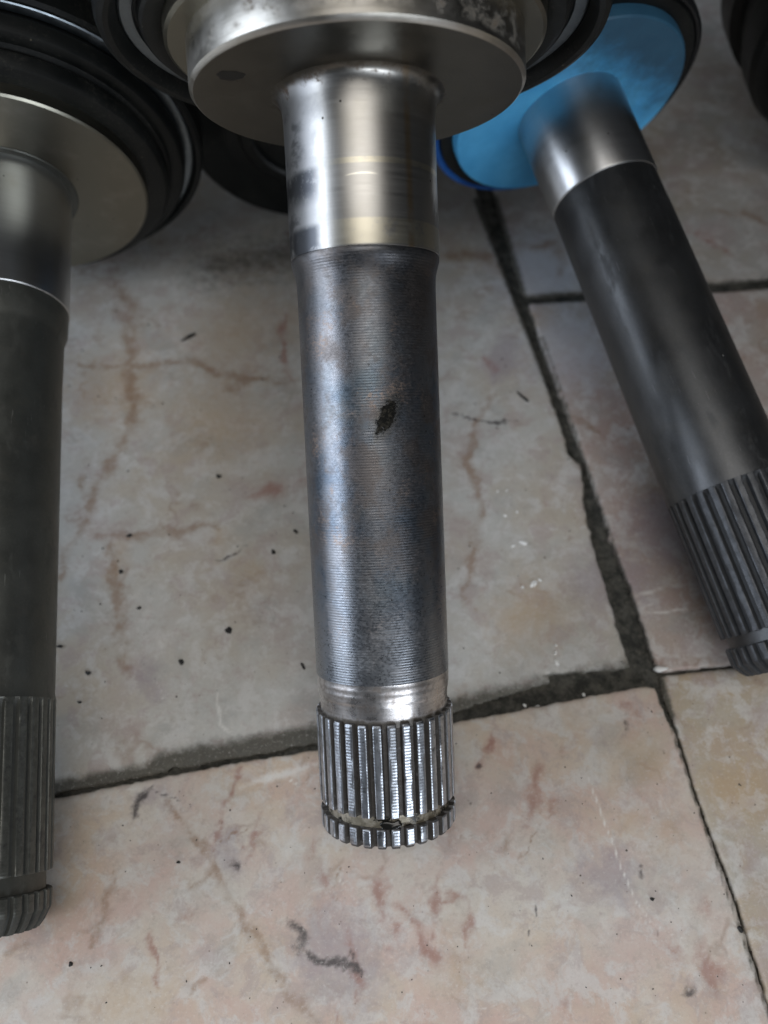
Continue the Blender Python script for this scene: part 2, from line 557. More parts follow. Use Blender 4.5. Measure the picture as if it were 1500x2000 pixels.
def lathe(name, prof, mat, parent, seg=144, cap0=False, cap1=False, sharp=32):
    """prof: (s mm along the axis, radius mm); turned about local Z"""
    V, Fc = [], []
    for s, r in prof:
        for k in range(seg):
            a = 2 * math.pi * k / seg
            V.append((r * math.cos(a) * MM, r * math.sin(a) * MM, s * MM))
    n = len(prof)
    up = prof[-1][0] >= prof[0][0]
    for i in range(n - 1):
        for k in range(seg):
            k2 = (k + 1) % seg
            q = (i * seg + k, i * seg + k2, (i + 1) * seg + k2, (i + 1) * seg + k)
            Fc.append(q if up else q[::-1])
    if cap0:
        q = tuple(range(seg))
        Fc.append(q[::-1] if up else q)
    if cap1:
        q = tuple((n - 1) * seg + k for k in range(seg))
        Fc.append(q if up else q[::-1])
    return mesh_obj(name, V, Fc, mat, parent, sharp)


def gear(name, s0, s1, rtop, rroot, teeth, mat, parent, start='rise', run=.4, end=.8, end_k=.955, cap=False, topw=.46, phase=0.0, rstart=None, wear=.05):
    """straight splines: crest, two sloped flanks and a root per tooth"""
    prof = [(-.5, 0), (-.5 + (.5 - topw / 2) * .48, 0), (-topw / 2 - .035, .93), (-topw / 2 + .02, 1), (-topw / 6, 1), (topw / 6, 1), (topw / 2 - .02, 1), (topw / 2 + .035, .93), (.5 - (.5 - topw / 2) * .48, 0)]
    ang, lev = [], []
    for t in range(teeth):
        for a, l in prof:
            ang.append((t + a) * 2 * math.pi / teeth + phase)
            lev.append(l)
    m = len(ang)
    rows = []
    rb = rroot if rstart is None else rstart
    if start == 'rise':
        rows.append((s0, lambda l: rb - .05))
        rows.append((s0 + .02, lambda l: rroot + (rtop - .25 - rroot) * l))
        rows.append((s0 + run, lambda l: rroot + (rtop - rroot) * l))
    else:
        rows.append((s0, lambda l: rtop))
        for q in (.25, .5, .75, 1.0):
            rows.append((s0 + run * q, lambda l, q=q: rtop - (rtop - rroot) * (1 - l) * math.sin(q * math.pi / 2)))
    k = max(2, int((s1 - end - s0 - run) / 1.2))
    for i in range(1, k + 1):
        s = s0 + run + (s1 - end - s0 - run) * i / k
        rows.append((s, lambda l: rroot + (rtop - rroot) * l))
    if end > 0:
        rows.append((s1 - end * .35, lambda l: (rroot + (rtop - rroot) * l) * (1 - (1 - end_k) * .55)))
        rows.append((s1, lambda l: (rroot + (rtop - rroot) * l) * end_k))
    V, Fc = [], []
    for i, (s, fn) in enumerate(rows):
        for j in range(m):
            r = fn(lev[j])
            if lev[j] > .9 and 1 < i < len(rows) - 2:
                r -= wear * random.random()
            V.append((r * math.cos(ang[j]) * MM, r * math.sin(ang[j]) * MM, s * MM))
    for i in range(len(rows) - 1):
        for j in range(m):
            j2 = (j + 1) % m
            Fc.append((i * m + j, i * m + j2, (i + 1) * m + j2, (i + 1) * m + j))
    if end <= 0 or cap:
        c = len(V)
        V.append((0, 0, rows[-1][0] * MM))
        b = (len(rows) - 1) * m
        for j in range(m):
            Fc.append((b + j, b + (j + 1) % m, c))
    return mesh_obj(name, V, Fc, mat, parent, 28)


def frame(name, A, d):
    """Empty at the flange face; local Z runs towards the splined tip, local Y faces up"""
    d = Vector(d).normalized()
    y = (Vector((0, 0, 1)) - d * d.z).normalized()
    x = y.cross(d)
    o = bpy.data.objects.new(name, None)
    o.empty_display_size = .02
    o.matrix_world = Matrix.Translation(Vector(A) * MM) @ Matrix((x, y, d)).transposed().to_4x4()
    return link(o)


# ------------------------------------------------------------------ floor: grout bed and marble tiles
def box_sheet(name, x0, x1, y0, y1, z0, z1, mat, parent=None):
    V = [(x * MM, y * MM, z * MM) for z in (z0, z1) for x, y in ((x0, y0), (x1, y0), (x1, y1), (x0, y1))]
    Fc = [(3, 2, 1, 0), (4, 5, 6, 7), (0, 1, 5, 4), (1, 2, 6, 5), (2, 3, 7, 6), (3, 0, 4, 7)]
    return mesh_obj(name, V, Fc, mat, parent)


floor = box_sheet('floor', -900, 900, -700, 1100, -40, -1.3, MT['grout'])
tag(floor, kind='structure')

VEINS = {
 'vein_brown': [
  (5, [(245,590),(250,665),(260,700),(250,715),(258,760),(263,800),(260,825),(240,860),(215,905),(190,950),(172,990),(170,1020),(140,1055),(120,1100),(117,1130)]),
  (4, [(135,700),(160,715),(210,715),(255,715),(300,715),(350,707),(390,712),(425,730),(475,740),(525,742),(585,747)]),
  (5, [(172,1045),(250,1050),(310,1040),(360,1035),(420,1025)]),
  (6, [(215,1050),(220,1110),(230,1200),(245,1285),(257,1325)]),
  (3, [(160,930),(168,985)]),
  (9, [(225,560),(250,600),(262,660)]),
  (4, [(960,773),(937,813),(923,853),(913,913),(937,960),(940,997),(927,1050),(920,1113),(910,1147),(903,1180)]),
  (7, [(860,497),(950,497),(993,547)]),
  (3.5, [(1117,813),(1150,835),(1193,863)]), (5, [(1233,873),(1257,880)]),
  (6, [(1000,482),(1045,482),(1090,475),(1097,460),(1096,540)]),
  (4, [(1380,410),(1450,420),(1510,440)]),
  (4, [(325,1565),(360,1610),(395,1645),(415,1680),(425,1720),(450,1755),(480,1800),(505,1835),(520,1870),(545,1910),(570,1945),(600,1970),(620,1995),(640,2030)]),
  (4, [(220,1710),(210,1775),(192,1815),(185,1845)]), (3, [(400,1910),(370,1940)]),
  (10, [(445,757),(470,757)]), (8, [(388,868),(398,868)]),
  (7, [(20,1865),(60,1845)]), (5, [(990,1640),(984,1655)]),
  (4, [(425,1700),(380,1728)]), (.8, [(1070,1590),(1035,1650),(1000,1700)]), (.9, [(875,1638),(950,1628)]), (.8, [(667,1660),(655,1760)]), (.8, [(420,1655),(490,1610),(540,1580)]), (5, [(900,1340),(905,1385)]),
 ],
 'vein_red': [
  (3.5, [(558,610),(552,665),(557,710),(572,745)]),
  (10, [(500,970),(525,950),(590,940)]),
  (2.5, [(467,1500),(452,1555),(432,1600),(422,1640),(420,1675)]),
  (3, [(505,1585),(505,1625),(492,1660),(482,1680)]),
  (4, [(685,1815),(682,1865),(690,1890),(715,1920),(695,1955)]),
  (6, [(612,1650),(620,1710),(650,1740)]),
  (3, [(300,1790),(295,1850),(305,1900),(312,1930)]),
  (4, [(345,1800),(365,1790),(372,1785)]),
  (3, [(955,1430),(950,1475),(935,1505)]), (5, [(1120,1445),(1100,1470)]), (6, [(1050,1500),(1045,1540),(1030,1605)]),
  (8, [(1085,1562),(1074,1585)]),
  (4, [(860,1715),(845,1760),(847,1825)]), (4, [(875,1750),(915,1760),(912,1855)]), (4, [(850,1758),(890,1758)]),
  (4.5, [(780,1765),(820,1820),(845,1870),(860,1905),(895,1930),(910,1960)]),
  (5, [(1390,1730),(1382,1755),(1370,1785)]),
  (5, [(1285,1825),(1320,1860),(1325,1910)]), (8, [(1370,1845),(1380,1890),(1400,1940)]),
  (7, [(1100,1960),(1110,1995)]), (5, [(1225,1380),(1250,1395),(1262,1420)]),
  (7, [(950,700),(960,717)]), (5, [(1350,450),(1400,480),(1430,500)]), (4, [(1063,985),(1080,990)]),
  (3, [(655,1975),(662,2010)]), (6, [(735,1700),(745,1760),(740,1800)]), (5, [(775,1800),(765,1850)]),
 ],
 'vein_dark': [
  (3.5, [(300,1535),(280,1555),(267,1580),(261,1600)]), (2, [(312,1547),(345,1560),(350,1566)]), (1.5, [(362,1577),(370,1586)]),
  (6, [(565,1795),(583,1812),(590,1835),(585,1852)]), (4.5, [(585,1852),(605,1862),(630,1870),(655,1884),(690,1890),(704,1897)]), (3, [(682,1860),(684,1885)]),
  (5, [(455,1683),(462,1690)]), (2, [(432,1600),(428,1615)]), (1.6, [(1043,1765),(1039,1800)]), (1.2, [(1036,1815),(1030,1865)]),
  (5, [(1334,1938),(1350,1939)]), (4.5, [(1219,1414),(1220,1426)]), (3, [(1225,1520),(1227,1526)]), (3, [(922,1566),(924,1572)]), (3, [(1296,1470),(1298,1476)]),
  (1.5, [(870,803),(923,823),(1017,823)]), (1.4, [(417,1097),(440,1092),(470,1075),(478,1068)]), (2, [(1146,1572),(1148,1576)]), (2.5, [(1247,1690),(1253,1712)]),
  (1.5, [(1440,1812),(1450,1816)]), (2, [(940,1498),(933,1506)]),
  (3, [(912,1855),(910,1862)]), (2, [(1287,1815),(1288,1832)]), (2, [(315,1772),(312,1778)]),
 ],
 'vein_white': [
  (1.1, [(1135,1485),(1150,1525),(1170,1585),(1190,1640),(1210,1695),(1240,1760),(1270,1800),(1300,1825),(1360,1838)]),
  (5, [(470,1540),(540,1518),(575,1505),(625,1490)]), (2, [(420,1335),(430,1415),(460,1440),(480,1460)]),
  (1.5, [(1253,1195),(1300,1196),(1360,1188)]), (3, [(1240,1165),(1290,1150)]), (1.2, [(1300,1316),(1425,1304)]), (2.5, [(1250,1190),(1275,1180)]),
  (3, [(413,1645),(416,1636)]), (1.4, [(550,1515),(600,1545)]), (1.5, [(305,1330),(318,1365)]), (2, [(1372,1870),(1382,1866)]), (1.6, [(660,1715),(680,1740),(700,1765)]), (1.3, [(905,1968),(950,1970)]),
  (4, [(182,1462),(187,1456)]), (3, [(255,1447),(258,1442)]), (2.5, [(240,1547),(270,1540)]), (1.8, [(1400,1704),(1403,1708)]),
 ],
 'tan_patch': [(40, [(890,1860),(885,1890)]), (28, [(1300,1610),(1300,1650)]), (22, [(1225,1610),(1235,1600)]), (50, [(440,690),(470,640)]), (50, [(420,800),(450,830)]), (14, [(425,1038),(425,1055)]),
   (22, [(500,1120),(480,1110)]), (40, [(230,720),(210,800)]), (30, [(300,1950),(180,1960)]), (30, [(1400,1540),(1460,1560)]), (30, [(1060,1180),(1000,1230)]), (18, [(240,1070),(225,1110)]), (35, [(1290,1480),(1240,1500)])],
 'violet_patch': [(26, [(600,1830),(660,1860),(700,1925)]), (20, [(1155,1700),(1195,1710),(1215,1750)]), (18, [(290,1560),(310,1545)]), (12, [(993,660),(983,707),(967,740)]), (18, [(440,1640),(455,1690)]), (30, [(1150,1150),(1230,1120)]), (24, [(1290,1000),(1310,1080)]), (20, [(300,1350),(280,1320)])],
 'pale_patch': [(34, [(1040,515),(1060,550)]), (20, [(1030,560),(1075,510)]), (30, [(1110,660),(1130,700)])],
}
_seg = {}
for k, lst in VEINS.items():
    a, b, w, ts = [], [], [], []
    for hw, pts in lst:
        P = [fl(*p) for p in pts]
        # jitter long runs so that they wander as mineral veins do
        Q = []
        for i in range(len(P) - 1):
            m = max(1, int(np.linalg.norm(P[i + 1] - P[i]) / 2.2))
            for j in range(m):
                q = P[i] + (P[i + 1] - P[i]) * j / m
                Q.append(q + (rng.normal(0, .16, 2) if (i or j) else 0))
        Q.append(P[-1])
        if k in ('vein_brown', 'vein_red', 'vein_dark') and hw > 2 and len(Q) > 3:
            for _ in range(max(1, len(Q) // 5)):
                i0 = rng.integers(1, len(Q) - 1)
                dr = Q[i0] - Q[i0 - 1]
                an = math.atan2(dr[1], dr[0]) + rng.choice((-1, 1)) * rng.uniform(.4, 1.2)
                p = Q[i0]
                for _j in range(int(rng.integers(2, 6))):
                    an += rng.normal(0, .35)
                    p2 = p + 1.3 * np.array([math.cos(an), math.sin(an)])
                    a.append(p); b.append(p2); w.append(hw * .045 * rng.uniform(.6, 1.2)); ts.append(.62 - .07 * _j)
                    p = p2
        sc = np.linalg.norm(fl(pts[0][0] + 1, pts[0][1]) - fl(*pts[0]))
        for i in range(len(Q) - 1):
            e = min(1.0, (.35 + 2.5 * min(i, len(Q) - 2 - i) / max(4, len(Q))))
            a.append(Q[i]); b.append(Q[i + 1]); w.append(hw * sc * rng.uniform(.75, 1.35) * (.6 + .4 * e)); ts.append(.55 + .45 * e)
    _seg[k] = (np.array(a), np.array(b), np.array(w), np.array(ts))


def seg_dist(P, a, b):
    ab = b - a
    t = np.clip(((P - a) @ ab) / max(ab @ ab, 1e-9), 0, 1)
    return np.linalg.norm(P - (a + t[:, None] * ab), axis=1)


def poly_sd(P, poly):
    """signed distance (positive inside) and nearest boundary point"""
    n = len(poly)
    best = np.full(len(P), 1e9)
    near = np.zeros_like(P)
    idx = np.zeros(len(P), int)
    ins = np.zeros(len(P), bool)
    for i in range(n):
        a, b = poly[i], poly[(i + 1) % n]
        ab = b - a
        t = np.clip(((P - a) @ ab) / max(ab @ ab, 1e-9), 0, 1)
        q = a + t[:, None] * ab
        d = np.linalg.norm(P - q, axis=1)
        m = d < best
        best[m] = d[m]; near[m] = q[m]; idx[m] = i
        if a[1] != b[1]:
            c = (a[1] > P[:, 1]) != (b[1] > P[:, 1])
            xc = a[0] + (P[:, 1] - a[1]) / (b[1] - a[1]) * ab[0]
            ins ^= c & (P[:, 0] < xc)
    return np.where(ins, best, -best), near, idx


def rag(pts, amp, step=1.3):
    """ragged, chipped run between outline points (mm)"""
    out = []
    for i in range(len(pts) - 1):
        p, q = np.array(pts[i], float), np.array(pts[i + 1], float)
        L = np.linalg.norm(q - p)
        m = max(1, int(L / step))
        nrm = np.array([-(q - p)[1], (q - p)[0]]) / max(L, 1e-6)
        for j in range(m):
            out.append(p + (q - p) * j / m + nrm * (rng.normal(0, amp) + (rng.random() < .07) * rng.normal(0, amp * 2.5)))
    return out


LIM = (-172, 172, -50, 362)      # the part of the floor that is laid in fine detail


def tile(outline, ztop, mat, h=.62, grime_shade=None, bevel=.5, bw=.8):
    poly = np.array(outline)
    x0, y0 = poly.min(0) - h
    x1, y1 = poly.max(0) + h
    x0, x1, y0, y1 = max(x0, LIM[0]), min(x1, LIM[1]), max(y0, LIM[2]), min(y1, LIM[3])
    xs, ys = np.arange(x0, x1, h), np.arange(y0, y1, h)
    X, Y = np.meshgrid(xs, ys, indexing='ij')
    P = np.stack([X.ravel(), Y.ravel()], 1)
    sd, near, idx = poly_sd(P, poly)
    snap = (sd < 0) & (sd > -.72 * h)
    P[snap] = near[snap]
    keep = sd > -.72 * h
    nx, ny = len(xs), len(ys)
    I = np.arange(nx * ny).reshape(nx, ny)
    q = np.stack([I[:-1, :-1], I[1:, :-1], I[1:, 1:], I[:-1, 1:]], -1).reshape(-1, 4)
    q = q[keep[q].all(1)]
    used = np.unique(q)
    re = -np.ones(nx * ny, int)
    re[used] = np.arange(len(used))
    q = re[q]
    P = P[used]
    s = np.maximum(sd[used], 0)
    z = ztop - bevel * np.clip(1 - s / bw, 0, 1) ** 2
    z = z + .05 * np.sin(P[:, 0] * .11 + 1.3) * np.sin(P[:, 1] * .09)
    V = np.concatenate([P, z[:, None]], 1)
    # skirt down into the grout
    E = np.concatenate([q[:, [0, 1]], q[:, [1, 2]], q[:, [2, 3]], q[:, [3, 0]]])
    key = np.sort(E, 1)
    key = key[:, 0].astype(np.int64) * (len(V) + 1) + key[:, 1]
    _, inv, cnt = np.unique(key, return_inverse=True, return_counts=True)
    B = E[cnt[inv] == 1]
    bv = np.unique(B)
    rb = -np.ones(len(V), int)
    rb[bv] = np.arange(len(bv)) + len(V)
    low = V[bv].copy(); low[:, 2] = -6.0
    sk = np.stack([B[:, 1], B[:, 0], rb[B[:, 0]], rb[B[:, 1]]], 1)
    V = np.concatenate([V, low])
    q = np.concatenate([q, sk])
    me = bpy.data.meshes.new('tile')
    me.from_pydata((V * MM).tolist(), [], q.tolist())
    me.materials.append(mat)
    me.polygons.foreach_set('use_smooth', [True] * len(me.polygons))
    me.set_sharp_from_angle(angle=math.radians(50))
    def wob(A, B, ph):
        return (.55 * np.sin(A * .62 + 1.7 * np.sin(B * .31 + ph) + ph) + .32 * np.sin(B * 1.35 + A * .6 + 2 * ph) + .17 * np.sin(A * 2.9 - B * 1.7 + ph) + .10 * np.sin(B * 5.3 + A * 3.1))
    PW = V[:, :2] + .85 * np.stack([wob(V[:, 1], V[:, 0], .4), wob(V[:, 0], V[:, 1], 2.1)], 1)
    for k, (a, b, w, t) in _seg.items():
        PV = V[:, :2] if k in ('vein_white', 'pale_patch') else PW
        f = np.zeros(len(V))
        lo, hi = V[:, :2].min(0), V[:, :2].max(0)
        for i in range(len(a)):
            R = 4.2 * w[i]
            if (np.maximum(a[i], b[i]) + R < lo).any() or (np.minimum(a[i], b[i]) - R > hi).any():
                continue
            c0 = np.minimum(a[i], b[i]) - R
            c1 = np.maximum(a[i], b[i]) + R
            m = np.nonzero((PV[:, 0] > c0[0]) & (PV[:, 0] < c1[0]) & (PV[:, 1] > c0[1]) & (PV[:, 1] < c1[1]))[0]
            if len(m):
                d = seg_dist(PV[m], a[i], b[i])
                f[m] = np.maximum(f[m], np.clip(1.0 - d / (4.2 * w[i]), 0, 1) ** 1.25 * t[i])
        me.attributes.new(k, 'FLOAT', 'POINT').data.foreach_set('value', f.astype(np.float32))
    gr = np.clip(.62 - np.concatenate([s, np.zeros(len(bv))]) / 1.3, 0, 1)
    for (a, b, wid, k) in (grime_shade or []):
        d = seg_dist(V[:, :2], np.array(a), np.array(b))
        gr = np.maximum(gr, np.clip(k * (1 - d / wid), 0, 1))
    me.attributes.new('grime_shade', 'FLOAT', 'POINT').data.foreach_set('value', gr.astype(np.float32))
    me.update()
    return link(bpy.data.objects.new('tile', me), floor)


PALE, PINK, TAN = (.54, .51, .45), (.50, .36, .31), (.53, .42, .30)
m1 = marble('marble_grey_cream', (.53, .52, .485), (.47, .405, .365), (.50, .44, .36), (0, 0, 0), -.3)
m2 = marble('marble_pink_cream', (.60, .55, .485), (.57, .395, .345), (.58, .465, .355), (310, 70, 0), .75)
m3 = marble('marble_pink_grey', (.47, .42, .385), (.44, .305, .27), (.44, .355, .27), (77, 410, 0), .9)
m4 = marble('marble_tan', (.47, .43, .36), (.45, .345, .27), (.46, .36, .24), (512, 230, 0), .3)
m5 = marble('marble_cool_grey', (.47, .455, .43), (.41, .34, .32), (.42, .36, .28), (640, 19, 0), .2)


def F(*pts):
    return [fl(*p) for p in pts]


joint_L = F((845,120),(880,230),(935,385),(960,460),(998,560),(1033,650),(1073,760),(1098,835),(1112,890),(1136,905),(1141,945),(1141,975),(1150,1030),(1168,1095),(1188,1160),(1203,1210),(1219,1265),(1232,1302))
b_top = F((1232,1302),(1190,1308),(1130,1312),(1062,1318),(1080,1330),(1010,1352),(960,1366),(900,1388),(880,1394),(620,1452),(520,1471),(350,1502),(220,1530),(100,1552),(-120,1594))
out1 = rag(joint_L, .14) + rag(b_top, .13) + [np.array(p) for p in ((-172, fl(-120,1594)[1] - 6), (-172, 362), (fl(845,120)[0] - 14, 362))]
tile(out1, 0.0, m1, grime_shade=[(fl(90,1562), fl(330,1518), 6.0, 1.25), (fl(330,1518), fl(640,1462), 8.5, 1.5), (fl(880,1400), fl(1240,1325), 7.5, 1.1), (fl(640,1455), fl(880,1400), 7, 1.3), (fl(1130,900), fl(930,390), 2.2, .85), (fl(420,520), fl(700,470), 22, .55)])  # last run paints shade beneath the boots, the others are edge dirt
b_low = F((-120,1602),(105,1560),(300,1522),(450,1492),(620,1465),(890,1411),(1000,1390),(1130,1364),(1262,1340),(1276,1345))
jl2 = F((1276,1345),(1288,1375),(1300,1400),(1322,1445),(1342,1512),(1372,1602),(1406,1692),(1436,1772),(1457,1842),(1487,1932),(1507,1992),(1560,2140))
out2 = rag(b_low, .10) + rag(jl2, .10) + [np.array(p) for p in ((fl(1560,2140)[0] + 5, -50), (-172, -50))]
tile(out2, .75, m2, grime_shade=[(fl(1290,1370), fl(1500,1990), .7, .6)], bevel=.35)
joint_R = F((1032,592),(1050,655),(1092,770),(1122,850),(1142,900),(1153,940),(1172,990),(1198,1070),(1222,1130),(1247,1200),(1272,1280),(1284,1312))
c_low = F((1800,545),(1500,562),(1400,570),(1145,585),(1032,592))
d_up = F((1284,1312),(1300,1314),(1425,1301),(1600,1283),(2100,1240))
out3 = rag(c_low, .12) + rag(joint_R, .13) + rag(d_up, .05) + [np.array((172., fl(2100,1240)[1])), np.array((172., fl(1800,545)[1]))]
tile(out3, .25, m3, grime_shade=[(fl(1050,590), fl(1500,560), 2.2, .9), (fl(1060,660), fl(1280,1300), 1.2, .6)])
j4 = F((1289,1322),(1298,1368),(1326,1440),(1346,1510),(1376,1600),(1410,1690),(1440,1770),(1461,1840),(1491,1930),(1511,1990),(1565,2140))
d_low = F((2100,1245),(1600,1287),(1425,1305),(1300,1318),(1290,1322))
out4 = rag(d_low, .05) + rag(j4, .11) + [np.array((fl(1570,2140)[0] + 3, -50.)), np.array((172., -50.)), np.array((172., fl(2100,1245)[1]))]
tile(out4, .15, m4, grime_shade=[(fl(1290,1330), fl(1310,1400), 2.0, .9)])
j5 = F((880,120),(915,230),(966,385),(1000,500),(1022,575))
c_up = F((1022,575),(1050,580),(1145,570),(1400,552),(1500,543),(1800,522))
out5 = rag(j5, .13) + rag(c_up, .12) + [np.array((172., fl(1800,522)[1])), np.array((172., 362.)), np.array((fl(880,120)[0] - 14, 362.))]
tile(out5, .10, m5, grime_shade=[(fl(1025,582), fl(1500,548), 2.4, .9), (fl(966,385), fl(1022,575), 2.4, .85)])


def plain_tile(x0, x1, y0, y1, mat, z=.1):
    j = lambda: rng.normal(0, .8)
    b = 1.0
    top = [(x0 + b + j(), y0 + b + j()), (x1 - b + j(), y0 + b + j()), (x1 - b + j(), y1 - b + j()), (x0 + b + j(), y1 - b + j())]
    V = [(x * MM, y * MM, z * MM) for x, y in top] + [((x + (x - (x0 + x1) / 2) * .004) * MM, (y + (y - (y0 + y1) / 2) * .004) * MM, -6 * MM) for x, y in top]
    return mesh_obj('tile', V, [(0, 1, 2, 3), (4, 7, 6, 5), (0, 4, 5, 1), (1, 5, 6, 2), (2, 6, 7, 3), (3, 7, 4, 0)], mat, floor)


k = 0
for x0, x1, y0, y1 in ((-475, -175, -50, 190), (-475, -175, 193, 450), (175, 470, -50, 200), (175, 470, 203, 450), (-172, 30, 365, 620), (33, 300, 365, 620),
                       (-475, -175, 453, 700), (303, 560, 453, 700), (-300, -20, -320, -53), (-17, 290, -320, -53), (-560, -303, -320, -53), (293, 560, -320, -53)):
    plain_tile(x0, x1, y0, y1, (m1, m5, m4, m2, m3)[k % 5])
    k += 1


# ------------------------------------------------------------------ the three axle shafts
GRP = 'axle shafts laid out on the marble floor'
A0, D0 = (-5.03, 149.78, 90.8), (.0414, -.8468, -.5303)
ax = tag(frame('axle_shaft', A0, D0), 'central worn steel axle shaft with bright splined tip and bare silver flange', 'axle shaft', GRP)

# flange with a drilled dimple
fl_o = lathe('flange', [(-.15, 12.0), (0, 16.0), (0, 31.75), (-.15, 31.95), (-.85, 32.5), (-9.0, 32.6), (-9.2, 32.4)], MT['flange'], ax, 192)
hole_r, hole_a = 26.2, math.radians(152.0)
hx, hy = hole_r * math.cos(hole_a), hole_r * math.sin(hole_a)
dim = lathe('punch_mark', [(.02, 2.55), (.05, 2.3), (.035, 1.7), (.02, .9), (.015, .01)], MT['pit'], ax, 48)
for v in dim.data.vertices:
    a = math.atan2(v.co.y, v.co.x)
    k = 1 + .07 * math.sin(3 * a + 1) + .05 * math.sin(7 * a)
    v.co.x = v.co.x * k + hx * MM
    v.co.y = v.co.y * .86 * k + hy * MM

lathe('bearing_seat', [(-.1, 17.2), (.08, 16.7), (.45, 16.1), (1.2, 15.55), (2.4, 15.15), (4.0, 14.96), (6.0, 14.9), (9, 14.85), (15.6, 14.82), (31.0, 14.8), (31.3, 14.75), (31.5, 14.45)], MT['seat'], ax, 192)
bp = [(31.2, 14.3), (31.25, 14.6), (31.6, 14.72), (32.3, 14.68), (33.2, 14.45), (34.5, 14.05), (35.8, 13.85), (38, 13.78)]
bp += [(38 + (114.0 - 38) * i / 40, 13.78 - .10 * i / 40) for i in range(1, 41)]
body = lathe('shaft_body', bp, MT['patina'], ax, 192)
# lathe grooves where the body runs out, then the plain collar
cp = [(114.0, 13.68), (114.5, 13.62), (114.9, 13.66), (115.5, 13.64), (115.8, 13.57), (116.2, 13.60), (116.9, 13.55), (117.3, 13.44), (117.7, 13.46), (118.1, 13.32), (118.6, 13.24), (121.5, 13.12), (122.6, 13.0)]
lathe('collar', cp, MT['collar'], ax, 192, sharp=60)
sp = gear('spline', 121.7, 140.3, 14.2, 12.95, 30, MT['spline'], ax, 'rise', .35, .22, .99, cap=True, phase=math.radians(1.5), rstart=12.9)
rg = lathe('snap_ring_groove', [(140.1, 12.6), (140.2, 12.85), (142.6, 12.85), (142.7, 12.6)], MT['groove'], sp, 160)
gear('end_spline', 142.5, 146.6, 14.15, 12.95, 30, MT['spline'], sp, 'rise', .3, .9, .955, cap=True, phase=math.radians(1.5), rstart=12.5)
# a blob of grease caught in the groove
bm = bmesh.new()
bmesh.ops.create_icosphere(bm, subdivisions=4, radius=1.0)
for v in bm.verts:
    c = v.co.copy()
    w = 1 + .28 * math.sin(5 * c.x + 2 * c.z) + .2 * math.sin(7 * c.z + 3 * c.x + 1)
    v.co = Vector((c.x * 2.0 * w + .6, 13.15 + c.y * .55, 142.2 + c.z * 1.15 * w)) * MM
me = bpy.data.meshes.new('grease'); bm.to_mesh(me); bm.free()
gm = G('black_grease'); gm.p('Base Color', (.010, .010, .009)); gm.p('Roughness', .22)
me.materials.append(gm.m)
me.polygons.foreach_set('use_smooth', [True] * len(me.polygons))
link(bpy.data.objects.new('grease_blob', me), sp)

# housing behind the flange: bare step, black rubber, clamp
lathe('housing_step', [(-9.0, 30.0), (-9.0, 35.9), (-9.5, 36.6), (-12.2, 36.8), (-12.4, 36.4)], MT['flange_plain'], ax, 160)
hb = lathe('rubber_boot', [(-12.5, 35.5), (-11.6, 37.2), (-11.0, 39.2), (-11.1, 40.2), (-11.6, 40.8), (-13.6, 41.2), (-14.0, 42.0), (-14.0, 44.6), (-12.0, 45.2), (-10.8, 46.2), (-10.5, 47.2), (-10.9, 48.2), (-12.5, 48.8), (-22, 49.0), (-23.5, 48.2), (-24.5, 46.4), (-33, 45.6), (-34.5, 47.2), (-45, 47.5), (-48, 45), (-50, 42), (-58, 42.5), (-60, 44), (-66, 43), (-72, 38), (-84, 35), (-88, 28), (-100, 26), (-104, 18), (-130, 16)], MT['rubber'], ax, 160, cap1=True)
lathe('clamp_band', [(-13.9, 41.7), (-13.3, 42.0), (-13.2, 42.4), (-13.2, 44.1), (-13.5, 44.5), (-13.9, 44.6)], MT['band'], hb, 160)

# ---- left shaft
A1, D1 = (-96.2, 171.92, 46.2), (.0861, -.9783, -.1886)
ax = tag(frame('axle_shaft', A1, D1), 'leftmost axle shaft with dull olive-black body, cut off by the left edge', 'axle shaft', GRP)
lathe('flange', [(.02, 15.0), (.02, 17.4), (.15, 34.7), (-.3, 35.2), (-3.4, 35.3)], MT['flange_dull'], ax, 192)
lathe('relief_groove', [(.25, 15.4), (.1, 17.3), (.30, 17.7), (.1, 17.9)], MT['olive'], ax, 120)
lathe('bearing_seat', [(-.1, 15.9), (.9, 15.95), (1.6, 16.25), (33.8, 16.15), (34.0, 16.0), (34.2, 15.5)], MT['seat_clean'], ax, 176)
lathe('shaft_body', [(33.9, 15.3), (34.0, 15.95), (36.5, 15.85), (39.3, 15.7), (40.8, 15.2), (42.0, 14.95), (55, 14.7), (90, 14.5), (123, 14.3), (125.6, 14.25), (127.0, 14.52)], MT['olive'], ax, 160)
sp = gear('spline', 127.0, 161.2, 14.55, 13.65, 30, MT['olive_spline'], ax, 'cut', 2.0, .15, .99, cap=True, topw=.5)
lathe('snap_ring_groove', [(161.0, 12.9), (161.1, 13.2), (164.8, 13.2), (164.9, 12.9)], MT['olive'], sp, 120)
gear('end_spline', 164.7, 171.8, 14.5, 13.5, 30, MT['olive_spline'], sp, 'rise', .3, 3.8, .84, cap=True, topw=.5)
hb = lathe('rubber_boot', [(-3.2, 33.5), (-3.0, 38.6), (-3.4, 39.8), (-4.6, 40.6), (-6.6, 40.9), (-7.4, 40.3), (-8.0, 39.8), (-8.6, 41.0), (-8.2, 43.0), (-8.6, 44.2), (-9.6, 44.9), (-12.2, 45.1), (-13.4, 44.4), (-14.2, 44.0), (-14.4, 46.6), (-12.8, 48.0), (-12.6, 48.9), (-13.4, 49.6), (-19, 49.8), (-21, 48.6), (-22.5, 45.8), (-32, 45.2), (-34, 46), (-44, 46), (-48, 42), (-60, 41), (-64, 36), (-76, 33), (-80, 27), (-95, 25), (-100, 17), (-125, 16)], MT['rubber'], ax, 160, cap1=True)
lathe('clamp_band', [(-14.1, 44.2), (-13.6, 44.7), (-13.5, 45.2), (-13.6, 46.7), (-14.0, 47.2)], MT['band'], hb, 160)

